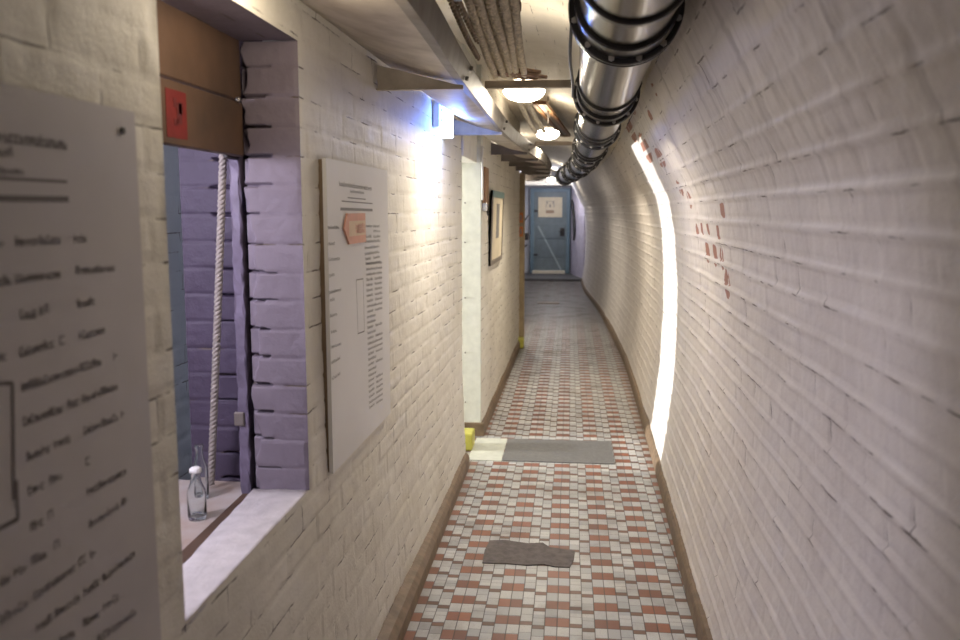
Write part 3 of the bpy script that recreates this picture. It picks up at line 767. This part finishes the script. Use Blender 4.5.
bm = B(); box(bm, -.24, -.13, 21.565, 21.59, 1.0, 1.20, .004); obj('lock_plate', bm, M_dark, d2)
bm = B(); tube(bm, [(-.17,21.585,1.12),(-.17,21.53,1.12),(-.27,21.525,1.12)], .011, 10); obj('handle', bm, M_dark, d2, True)
for z in (.5,1.6):
    bm = B(); box(bm, DX0-.01, DX0+.10, 21.575, 21.60, z, z+.05, .003); obj('hinge', bm, M_dark, d2)
ns = thing('notice', 'cream notice with a small dark emblem on the grey blue door', 'notice', (-.5,21.59,1.46))
bm = B(); box(bm, -.795, -.195, 21.578, 21.597, 1.47, 1.97, .002); obj('paper', bm, M_paper, ns)
bm = B()
for (x0,x1,z0,z1) in ((-.595,-.56,1.83,1.88),(-.585,-.55,1.80,1.84),(-.43,-.395,1.83,1.88),(-.44,-.405,1.80,1.84),(-.52,-.475,1.72,1.80),(-.60,-.585,1.72,1.80),(-.41,-.395,1.72,1.80),(-.55,-.44,1.855,1.87)):
    box(bm, x0,x1,21.573,21.579,z0,z1)
obj('emblem', bm, M_frame, ns)
bm = B(); box(bm, -.60,-.40,21.573,21.579,1.57,1.645); obj('print_block', bm, plain('brownish_print', (.36,.25,.17), .6, 0, .2, 60), ns)
bm = B(); box(bm, -.93, -.11, 21.46, 21.60, .055, .135, .008); obj('trim_3', bm, M_thresh, kind='structure')
# white plaster bulkhead above the door
bm = B(); box(bm, -1.15, .30, 20.9, 21.75, 2.24, 2.42, .03, 3); obj('trim_4', bm, M_plast, kind='structure')
# splayed wall right of the door and the hose on it
bm = B()
pts = [(.02,21.72),(.33,19.9),(.45,19.9),(.45,21.72)]
a = [bm.verts.new((x,y,.055)) for x,y in pts]; b = [bm.verts.new((x,y,2.24)) for x,y in pts]
bm.faces.new(a); bm.faces.new(b[::-1])
for k in range(4): bm.faces.new((a[k],a[(k+1)%4],b[(k+1)%4],b[k]))
bmesh.ops.recalc_face_normals(bm, faces=bm.faces[:]); obj('wall_right', bm, plain('lavender_plaster', (.60,.56,.68), .6, 0, .12, 10, .3), kind='structure')
bm = B(); tube(bm, smoothpath([(.045,21.3,1.9),(.07,21.25,1.75),(.10,21.05,1.45),(.115,20.95,1.1),(.10,21.0,.92)],8), [.02+.018*math.sin(PI*k/32) for k in range(33)], 10)
tag(obj('hose', bm, M_rubber, None, True), 'black hose hanging on the lavender wall right of the far door', 'hose')
va = thing('wall_bracket', 'black metal bracket with two arms on the bluish wall left of the far door', 'bracket', (-1.15,20.6,1))
bm = B(); box(bm, -1.15, -.98, 20.5, 20.7, .93, 1.10, .02, 2); obj('bracket_box', bm, M_dark, va)
for p in ([(-1.15,20.6,1.38),(-1.06,20.6,1.42),(-1.0,20.6,1.52)],[(-1.15,20.6,1.48),(-1.06,20.6,1.42)],[(-1.15,20.6,.68),(-1.02,20.6,.83)]):
    bm = B(); tube(bm, p, .018, 8); obj('arm', bm, M_dark, va, True)

# ------------------------------------------------------------------ window: board, frame, rope, counter, bottles
wp = thing('wooden_shutter', 'brown two-plank wooden shutter board closing the top of the wall opening', 'shutter', (-.875,1.86,1.79))
bm = B(); box(bm, -.895, -.872, 1.46, 2.235, 1.937, 2.12, .003); obj('plank', bm, M_board, wp)
bm = B(); box(bm, -.911, -.897, 2.19, 2.37, 1.785, 2.38, .003); obj('gap_shade', bm, M_dark, wp)  # added near-black strip, stands in for the unlit gap beside the shutter
bm = B(); box(bm, -.895, -.870, 1.46, 2.235, 1.792, 1.932, .003); obj('plank', bm, M_board, wp)
bm = B(); box(bm, -.8705, -.869, 1.795, 1.895, 1.808, 1.912); lb = obj('label', bm, M_redlab, wp); lb['label'] = 'red paper label'
bm = B()
for (y0,y1,z0,z1) in ((1.83,1.845,1.875,1.895),(1.845,1.87,1.84,1.885),(1.83,1.85,1.835,1.85),(1.855,1.875,1.862,1.888)): box(bm, -.8692,-.8683,y0,y1,z0,z1)
obj('printed_mark', bm, M_darkr, wp)
bm = B(); tube(bm, [(-.868,2.19,1.935),(-.858,2.19,1.935)], .006, 8); obj('nail', bm, M_bolt, wp, True)
w1 = bpy.data.objects.new('window_1', None); w1.location = (-.9,2.3,.87); link(w1); w1['kind'] = 'structure'
bm = B(); box(bm, -.925, -.895, 2.262, 2.33, .84, 2.3, .005, 2)
bmesh.ops.subdivide_edges(bm, edges=[e for e in bm.edges if abs(e.verts[0].co.z-e.verts[1].co.z) > .5], cuts=60)
for v in bm.verts: v.co.x += random.uniform(-.0025,.0025); v.co.y += random.uniform(-.0025,.0025)
obj('frame_post', bm, M_lavw, w1)
bm = B(); box(bm, -.932, -.926, 2.29, 2.33, .84, 2.3); obj('metal_strip', bm, plain('pale_blue_strip', (.60,.66,.78), .35, .3, .1, 20), w1)
bm = B(); box(bm, -.935, -.905, 2.255, 2.264, 1.045, 1.085, .003); obj('latch', bm, M_zincd, w1)
ct = thing('counter', 'worn wooden counter board behind the wall opening', 'counter', (-1.2,2,.8))
bm = B(); prism(bm, [(-1.60,.62),(-.866,.62),(-.916,2.25),(-.93,2.368),(-1.60,2.368)], .80, .845); obj('counter_top', bm, M_count, ct)
bm = B(); prism(bm, [(-.845,1.2),(-.884,2.25),(-.914,2.25),(-.882,1.2)], .79, .851); obj('front_edge', bm, M_board, ct)
bm = B(); tz = .845
twisted(bm, smoothpath([(-.925,2.255,2.25),(-.932,2.258,1.9),(-.975,2.275,1.4),(-1.020,2.295,.95),(-1.030,2.300,tz+.012)],8), .0115, .04)
bm.verts.ensure_lookup_table()
rp_ = obj('rope', bm, M_cotton, None, True); tag(rp_, 'pale twisted cotton rope hanging in the wall opening down to the counter', 'rope')
def bottle(x, y, h, r, lab, cap):
    t = thing('glass_bottle', lab, 'bottle', (x,y,.845))
    prof = [(r*.55,.004),(r*.9,.0),(r,.012),(r,h*.50),(r*.94,h*.58),(r*.62,h*.72),(r*.48,h*.82),(r*.47,h*.93),(r*.58,h*.94),(r*.58,h*.985),(r*.5,h)]
    inn = [(max(.002,a-.0028), max(b,.007)) for a,b in prof]
    bm = B(); n = 28
    full = [(0.0005,.006)]+prof+inn[::-1][:-2]+[(r*.8,.010),(.0005,.010)]
    lathe(bm, full, n, x, y, .845, True, True); bmesh.ops.recalc_face_normals(bm, faces=bm.faces[:])
    obj('bottle_body', bm, M_glass, t, True)
    if cap:
        bm = B(); lathe(bm, [(r*.62,h*.93),(r*.64,h*.95),(r*.62,h*1.0),(r*.4,h*1.03)], 20, x, y, .845); 
        c = obj('cap', bm, M_white, t, True)
bottle(-.963, 2.06, .136, .0245, 'small clear glass bottle with a white cap on the counter', True)
bottle(-1.022, 2.215, .155, .022, 'open clear glass bottle behind the capped one on the counter', False)

# ------------------------------------------------------------------ posters
def glyph_word(bm, p0, p1, h, rnd, X, light=False):
    """row of small letter strokes between (y,z) points"""
    (y0,z0),(y1,z1) = p0, p1; L = math.hypot(y1-y0, z1-z0); w = h*.62; n = max(1, int(L/w)); w = L/n; st = h*.17
    def bar(a0,a1,b0,b1):
        c = [(a0,b0),(a1,b0),(a1,b1),(a0,b1)]; vs = []
        for a,b in c:
            t = a/L; vs.append(bm.verts.new((X(y0+(y1-y0)*t), y0+(y1-y0)*t, z0+(z1-z0)*t+b)))
        bm.faces.new(vs)
    for i in range(n):
        a = i*w+w*.08; b = (i+1)*w-w*.12; k = rnd.randrange(6); hh = h*(1 if i == 0 else rnd.choice((.72,.72,.72,1.0)))
        bar(a, a+st, -h/2, -h/2+hh)
        if k in (0,1,2): bar(b-st, b, -h/2, -h/2+hh*rnd.choice((1,.75)))
        if k in (0,2,3): bar(a, b, -h/2+hh-st, -h/2+hh)
        if k in (1,3,4): bar(a, b, -h/2, -h/2+st)
        if k in (2,4,5): bar(a, b, -h/2+hh*.45, -h/2+hh*.45+st)
def rule(bm, p0, p1, th, X):
    (y0,z0),(y1,z1) = p0,p1; d = Vector((y1-y0,z1-z0)).normalized(); n = Vector((-d.y,d.x))*th/2
    bm.faces.new([bm.verts.new((X(y), y, z)) for y,z in ((y0-n.x,z0-n.y),(y1-n.x,z1-n.y),(y1+n.x,z1+n.y),(y0+n.x,z0+n.y))])
def poster(y0, y1, z0, z1, lab):
    t = thing('wall_poster', lab, 'poster', (-.71,(y0+y1)/2,z0), 'printed wall panels')
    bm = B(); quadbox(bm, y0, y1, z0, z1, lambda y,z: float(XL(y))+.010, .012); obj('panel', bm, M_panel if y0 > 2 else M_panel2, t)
    bm = B(); quadbox(bm, y0+.002, y1-.002, z0+.003, z1-.003, lambda y,z: float(XL(y))-.012, .021); obj('backing', bm, M_pedge, t)
    return t
XP = lambda y: float(XL(y))+.0226
# near poster
pA = poster(.50, 1.325, .862, 1.805, 'blurred white printed panel at the near left edge, left of the wall opening')
rnd = random.Random(5); bm = B()
NEAR_W = [((0.9576,1.7407),(1.1334,1.7406),0.016),((0.9551,1.7184),(1.0155,1.7225),0.0125),((0.9528,1.6973),(1.0356,1.6991),0.009),((0.9433,1.6115),(0.9876,1.6102),0.0125),((1.0065,1.6107),(1.1041,1.6103),0.0125),((1.1352,1.6093),(1.1682,1.6105),0.0125),((0.9381,1.5636),(0.995,1.5637),0.0125),((1.0015,1.5644),(1.0991,1.5634),0.0125),((1.1345,1.5654),(1.2395,1.5631),0.0125),((1.0062,1.518),(1.0395,1.5152),0.0125),((1.0469,1.5187),(1.0684,1.5193),0.0125),((1.1337,1.5179),(1.1802,1.5177),0.0125),((0.928,1.4726),(0.9754,1.4704),0.0125),((1.001,1.4702),(1.0743,1.4715),0.0125),((1.0856,1.472),(1.101,1.472),0.0125),((1.1329,1.4719),(1.2022,1.4716),0.0125),((0.9993,1.425),(1.128,1.4253),0.0125),((1.1297,1.4259),(1.1884,1.4264),0.0125),((1.2208,1.4268),(1.2352,1.4269),0.0125),((0.9978,1.3803),(1.0832,1.3783),0.0125),((1.0951,1.3802),(1.1232,1.3799),0.0125),((1.1314,1.38),(1.2304,1.3802),0.0125),((0.9993,1.333),(1.0483,1.3322),0.0125),((1.0594,1.3327),(1.0979,1.3324),0.0125),((1.1307,1.3332),(1.2253,1.3319),0.0125),((1.2332,1.3326),(1.2452,1.3329),0.0125),((0.9977,1.2875),(1.0325,1.287),0.0125),((1.0434,1.2871),(1.0736,1.2877),0.0125),((1.13,1.2875),(1.1428,1.2867),0.0125),((1.1296,1.2428),(1.2406,1.2403),0.0125),((0.9969,1.2396),(1.0261,1.2388),0.0125),((1.0346,1.2409),(1.0487,1.241),0.0125),((1.1289,1.1928),(1.2127,1.1934),0.0125),((1.2203,1.194),(1.2392,1.1923),0.0125),((0.9328,1.1934),(0.9518,1.1931),0.0125),((0.9592,1.1941),(0.9865,1.1912),0.0125),((0.9946,1.1945),(1.0294,1.1921),0.0125),((1.0437,1.195),(1.0581,1.1946),0.0125),((0.9277,1.147),(0.9814,1.1441),0.0125),((0.9947,1.1463),(1.089,1.1468),0.0125),((1.0985,1.1483),(1.1176,1.1478),0.0125),((1.1275,1.1482),(1.144,1.1464),0.0125),((0.9951,1.1009),(1.0279,1.1002),0.0125),((1.0365,1.1014),(1.0964,1.0984),0.0125),((1.1061,1.0995),(1.1491,1.0984),0.0125),((1.156,1.098),(1.2532,1.0991),0.0125),((1.0436,1.0595),(1.0791,1.0539),0.0125),((1.0982,1.0556),(1.1441,1.0502),0.0125),((1.1528,1.0539),(1.198,1.0517),0.0125),((1.1332,1.0121),(1.2473,1.0027),0.0125)] #@NEAR
for p0, p1, h in NEAR_W: glyph_word(bm, p0, p1, h, rnd, XP)
NEAR_R = [((0.9518,1.6885),(1.1279,1.6888),0.004),((0.9491,1.6639),(1.1292,1.6649),0.008),((0.9248,1.4435),(0.9829,1.4344),0.005),((0.9829,1.4344),(0.9693,1.2863),0.006),((0.9772,1.31),(0.9747,1.2597),0.006),((0.9218,1.2605),(0.9757,1.2594),0.006)] #@NEARR
for p0, p1, th in NEAR_R: rule(bm, p0, p1, th, XP)
if len(bm.verts): obj('printed_text', bm, M_ink, pA)
bm = B(); tube(bm, [(XP(1.283)-.002,1.283,1.772),(XP(1.283)+.003,1.283,1.772)], .0055, 12); obj('screw_head', bm, M_dark, pA)
# second poster
pB = poster(2.402, 3.175, .868, 1.797, 'white printed panel with a salmon arrow card, right of the wall opening')
bm = B()
SEC_W = [((2.5264,1.7294),(2.9286,1.724),0.0145),((2.6498,1.7091),(2.8212,1.7083),0.009),((2.4024,1.6005),(2.5165,1.5982),0.0095),((2.3987,1.5533),(2.4678,1.5526),0.0095),((2.4036,1.5085),(2.5186,1.5045),0.0095),((2.825,1.5972),(2.9199,1.5955),0.0095),((2.9396,1.5945),(3.0371,1.5928),0.0095),((2.9435,1.5783),(3.0465,1.5746),0.0095),((2.8225,1.561),(2.9175,1.5599),0.0095),((2.9422,1.5579),(3.0454,1.5566),0.0095),((2.8099,1.5453),(3.0443,1.5405),0.0095),((2.8199,1.5235),(3.0297,1.5206),0.0095),((2.8185,1.5033),(3.0285,1.5008),0.0095),((2.8219,1.4858),(2.9002,1.4843),0.0095),((2.9372,1.4835),(3.0353,1.483),0.0095),((2.8277,1.4697),(3.0394,1.4641),0.0095),((2.4028,1.4603),(2.4598,1.4615),0.0095),((2.3991,1.4116),(2.5257,1.4109),0.0095),((2.4067,1.39),(2.4542,1.3879),0.0095),((2.403,1.3426),(2.4762,1.342),0.0095),((2.4087,1.2949),(2.4665,1.2923),0.0095),((2.4053,1.2509),(2.5133,1.2452),0.0095),((2.4017,1.2041),(2.4999,1.2039),0.0095),((2.4074,1.1554),(2.4963,1.1552),0.0095),((2.8316,1.469),(3.0668,1.4602),0.0095),((2.832,1.4508),(3.0661,1.4417),0.0095),((2.8324,1.4326),(3.0654,1.4232),0.0095),((2.8328,1.4144),(2.922,1.411),0.0095),((2.9492,1.4095),(3.0647,1.4047),0.0095),((2.8332,1.3961),(2.9219,1.3927),0.0095),((2.9492,1.3911),(3.064,1.3862),0.0095),((2.8336,1.3778),(2.9218,1.3744),0.0095),((2.9491,1.3726),(3.0633,1.3676),0.0095),((2.8339,1.3594),(2.9217,1.356),0.0095),((2.9491,1.3542),(3.0626,1.349),0.0095),((2.8343,1.3411),(2.9217,1.3376),0.0095),((2.949,1.3357),(3.0619,1.3304),0.0095),((2.8347,1.3227),(3.0612,1.3118),0.0095),((2.8351,1.3042),(2.9215,1.3007),0.0095),((2.9489,1.2986),(3.0604,1.2932),0.0095),((2.8355,1.2858),(2.9547,1.2798),0.0095),((2.8359,1.2672),(2.9546,1.2612),0.0095),((2.8363,1.2487),(2.9213,1.2452),0.0095),((2.9488,1.2427),(3.0583,1.2371),0.0095),((2.8367,1.2301),(2.9542,1.2239),0.0095),((2.8371,1.2115),(2.9212,1.208),0.0095),((2.9487,1.2054),(3.0569,1.1997),0.0095),((2.8374,1.1928),(3.0562,1.1809),0.0095),((2.8378,1.1742),(3.0555,1.1621),0.0095),((2.8382,1.1554),(2.9209,1.152),0.0095),((2.9486,1.1491),(3.0547,1.1433),0.0095),((2.8386,1.1367),(2.9533,1.1302),0.0095),((2.839,1.1179),(2.9208,1.1146),0.0095),((2.9485,1.1114),(3.0533,1.1057),0.0095),((2.8394,1.0991),(2.953,1.0925),0.0095),((2.8398,1.0802),(2.9528,1.0737),0.0095),((2.8402,1.0613),(2.9206,1.0581),0.0095),((2.9483,1.0547),(3.0511,1.049),0.0095),((2.8406,1.0423),(2.9205,1.0393),0.0095),((2.9483,1.0358),(3.0504,1.0301),0.0095),((2.841,1.0234),(2.9204,1.0204),0.0095),((2.9482,1.0168),(3.0497,1.0112),0.0095),((2.8414,1.0044),(2.9204,1.0015),0.0095),((2.9482,0.9977),(3.049,0.9922),0.0095),((2.8418,0.9853),(3.0483,0.9732),0.0095),((2.8422,0.9662),(2.9202,0.9634),0.0095),((2.9481,0.9594),(3.0475,0.9538),0.0095)] #@SEC
for p0, p1, h in SEC_W: glyph_word(bm, p0, p1, h, rnd, XP)
SEC_R = [((2.6184,1.6883),(2.8426,1.6857),0.004),((2.5502,1.677),(2.9374,1.6721),0.004),((2.5354,1.6531),(2.9359,1.6495),0.009),((2.7014,1.4241),(2.7901,1.4213),0.004),((2.7014,1.4241),(2.7123,1.2465),0.003),((2.7901,1.4213),(2.7952,1.2428),0.003),((2.7076,1.2465),(2.7952,1.2428),0.004)] #@SECR
for p0, p1, th in SEC_R: rule(bm, p0, p1, th, XP)
if len(bm.verts): obj('printed_text', bm, M_inkg, pB)
ac = thing('arrow_card', 'salmon pentagon arrow card pointing left on the second white panel', 'arrow card', (-.69,2.85,1.6))
ARROW = [(2.5913,1.6395),(2.8051,1.6398),(2.8121,1.544),(2.6078,1.5435),(2.5534,1.5928)] #@ARROW
if ARROW:
    bm = B(); a = [bm.verts.new((XP(y)+.001,y,z)) for y,z in ARROW]; b = [bm.verts.new((XP(y)+.007,y,z)) for y,z in ARROW]
    bm.faces.new(a[::-1]); bm.faces.new(b)
    for k in range(len(a)): bm.faces.new((a[k],a[(k+1)%len(a)],b[(k+1)%len(a)],b[k]))
    bmesh.ops.recalc_face_normals(bm, faces=bm.faces[:]); obj('card', bm, M_salmon, ac)
    X2 = lambda y: XP(y)+.0076; ya, yb_ = ARROW[0][0], ARROW[1][0]; zt, zb = ARROW[1][1], ARROW[2][1]; hh = zt-zb
    bm = B(); bm.faces.new([bm.verts.new((X2(y),y,z)) for y,z in ((ya+.01,zb+hh*.25),(yb_-.004,zb+hh*.25),(yb_-.004,zt-hh*.25),(ya+.01,zt-hh*.25))])
    obj('printed_field', bm, M_peach, ac)
    bm = B(); X3 = lambda y: XP(y)+.0079
    for z in (zb+hh*.58, zb+hh*.42): glyph_word(bm, (ya+(yb_-ya)*.40,z), (yb_-.01,z), .016, rnd, X3)
    obj('printed_text', bm, M_salmd, ac)

# ------------------------------------------------------------------ camera
f, vx, vy, H = 850., 570., 210., 1.65
p = math.atan((320-vy)/f); yw = math.atan((vx-480)/f*math.cos(p))
Fv = Vector((-math.sin(yw)*math.cos(p), math.cos(yw)*math.cos(p), -math.sin(p))); Rv = Vector((math.cos(yw), math.sin(yw), 0)); Uv = Rv.cross(Fv)
cam = bpy.data.cameras.new('camera'); co = bpy.data.objects.new('camera', cam); link(co)
Mx = Matrix((( Rv.x, Uv.x, -Fv.x, 0),(Rv.y, Uv.y, -Fv.y, 0),(Rv.z, Uv.z, -Fv.z, H),(0,0,0,1))); co.matrix_world = Mx
cam.sensor_width = 36; cam.lens = f/960*36; cam.clip_start = .02; cam.clip_end = 100
cam.dof.use_dof = True; cam.dof.focus_distance = 3.6; cam.dof.aperture_fstop = 3.4
SC.camera = co

# ------------------------------------------------------------------ lights
def light(name, kind, loc, power, col, size=.1, target=None, **kw):
    l = bpy.data.lights.new(name, kind); l.energy = power; l.color = col
    if kind == 'AREA': l.shape = 'RECTANGLE'; l.size = size; l.size_y = kw.pop('size_y', size)
    else: l.shadow_soft_size = size
    for k, v in kw.items(): setattr(l, k, v)
    o = bpy.data.objects.new(name, l); o.location = loc; link(o)
    if target: o.rotation_euler = (Vector(target)-Vector(loc)).to_track_quat('-Z','Y').to_euler()
    return o
light('passage_beam', 'SPOT', (-6.3,5.52,.96), 2700, (1,.97,.94), .03, (.6,5.62,1.0), spot_size=math.radians(30), spot_blend=.1)  # unseen lamp, assumed from the bright band on the right wall
light('passage_fill', 'POINT', (-1.5,5.6,2.1), 9, (1,.98,.88), .1)  # added fill light in the side passage, no fixture
light('assumed_hatch_light', 'POINT', (-1.38,1.5,1.83), 27, (.88,.82,1.0), .09)  # unseen lamp assumed in the hatch room, no fixture built
light('wall_lamp_glow', 'POINT', (-.575,4.33,2.07), 6, (.10,.25,1.0), .04)
for lx, ly, lz, lp in ((-.222,4.10,2.148,11),(-.20,7.55,2.248,20),(-.85,11.7,2.296,24)):  # last entry is the glow of the added alcove lamp
    o = light('bulkhead_glow', 'AREA', (lx,ly,lz), lp, (1,.88,.70), .15); o.data.shape = 'DISK'
light('assumed_under_tray_light', 'POINT', (-.53,1.78,2.08), 4.5, (1,.86,.66), .08)  # added bodiless light out of view, assumed, brightens the wall under the tray
light('assumed_far_light', 'POINT', (-.35,19.9,2.27), 20, (.80,.82,1.0), .08)  # added bluish light without a fixture, assumed near the far door
light('assumed_rear_light', 'POINT', (-.22,-1.0,2.22), 2.0, (1,.90,.78), .07)  # added light behind the camera, an assumed lamp with no body
w = bpy.data.worlds.new('world'); SC.world = w; w.use_nodes = True; w.node_tree.nodes['Background'].inputs[0].default_value = (.02,.02,.022,1)
SC.view_settings.view_transform = 'Standard'; SC.view_settings.look = 'None'; SC.view_settings.gamma = 1; SC.view_settings.exposure = .35
SC.view_settings.use_curve_mapping = False
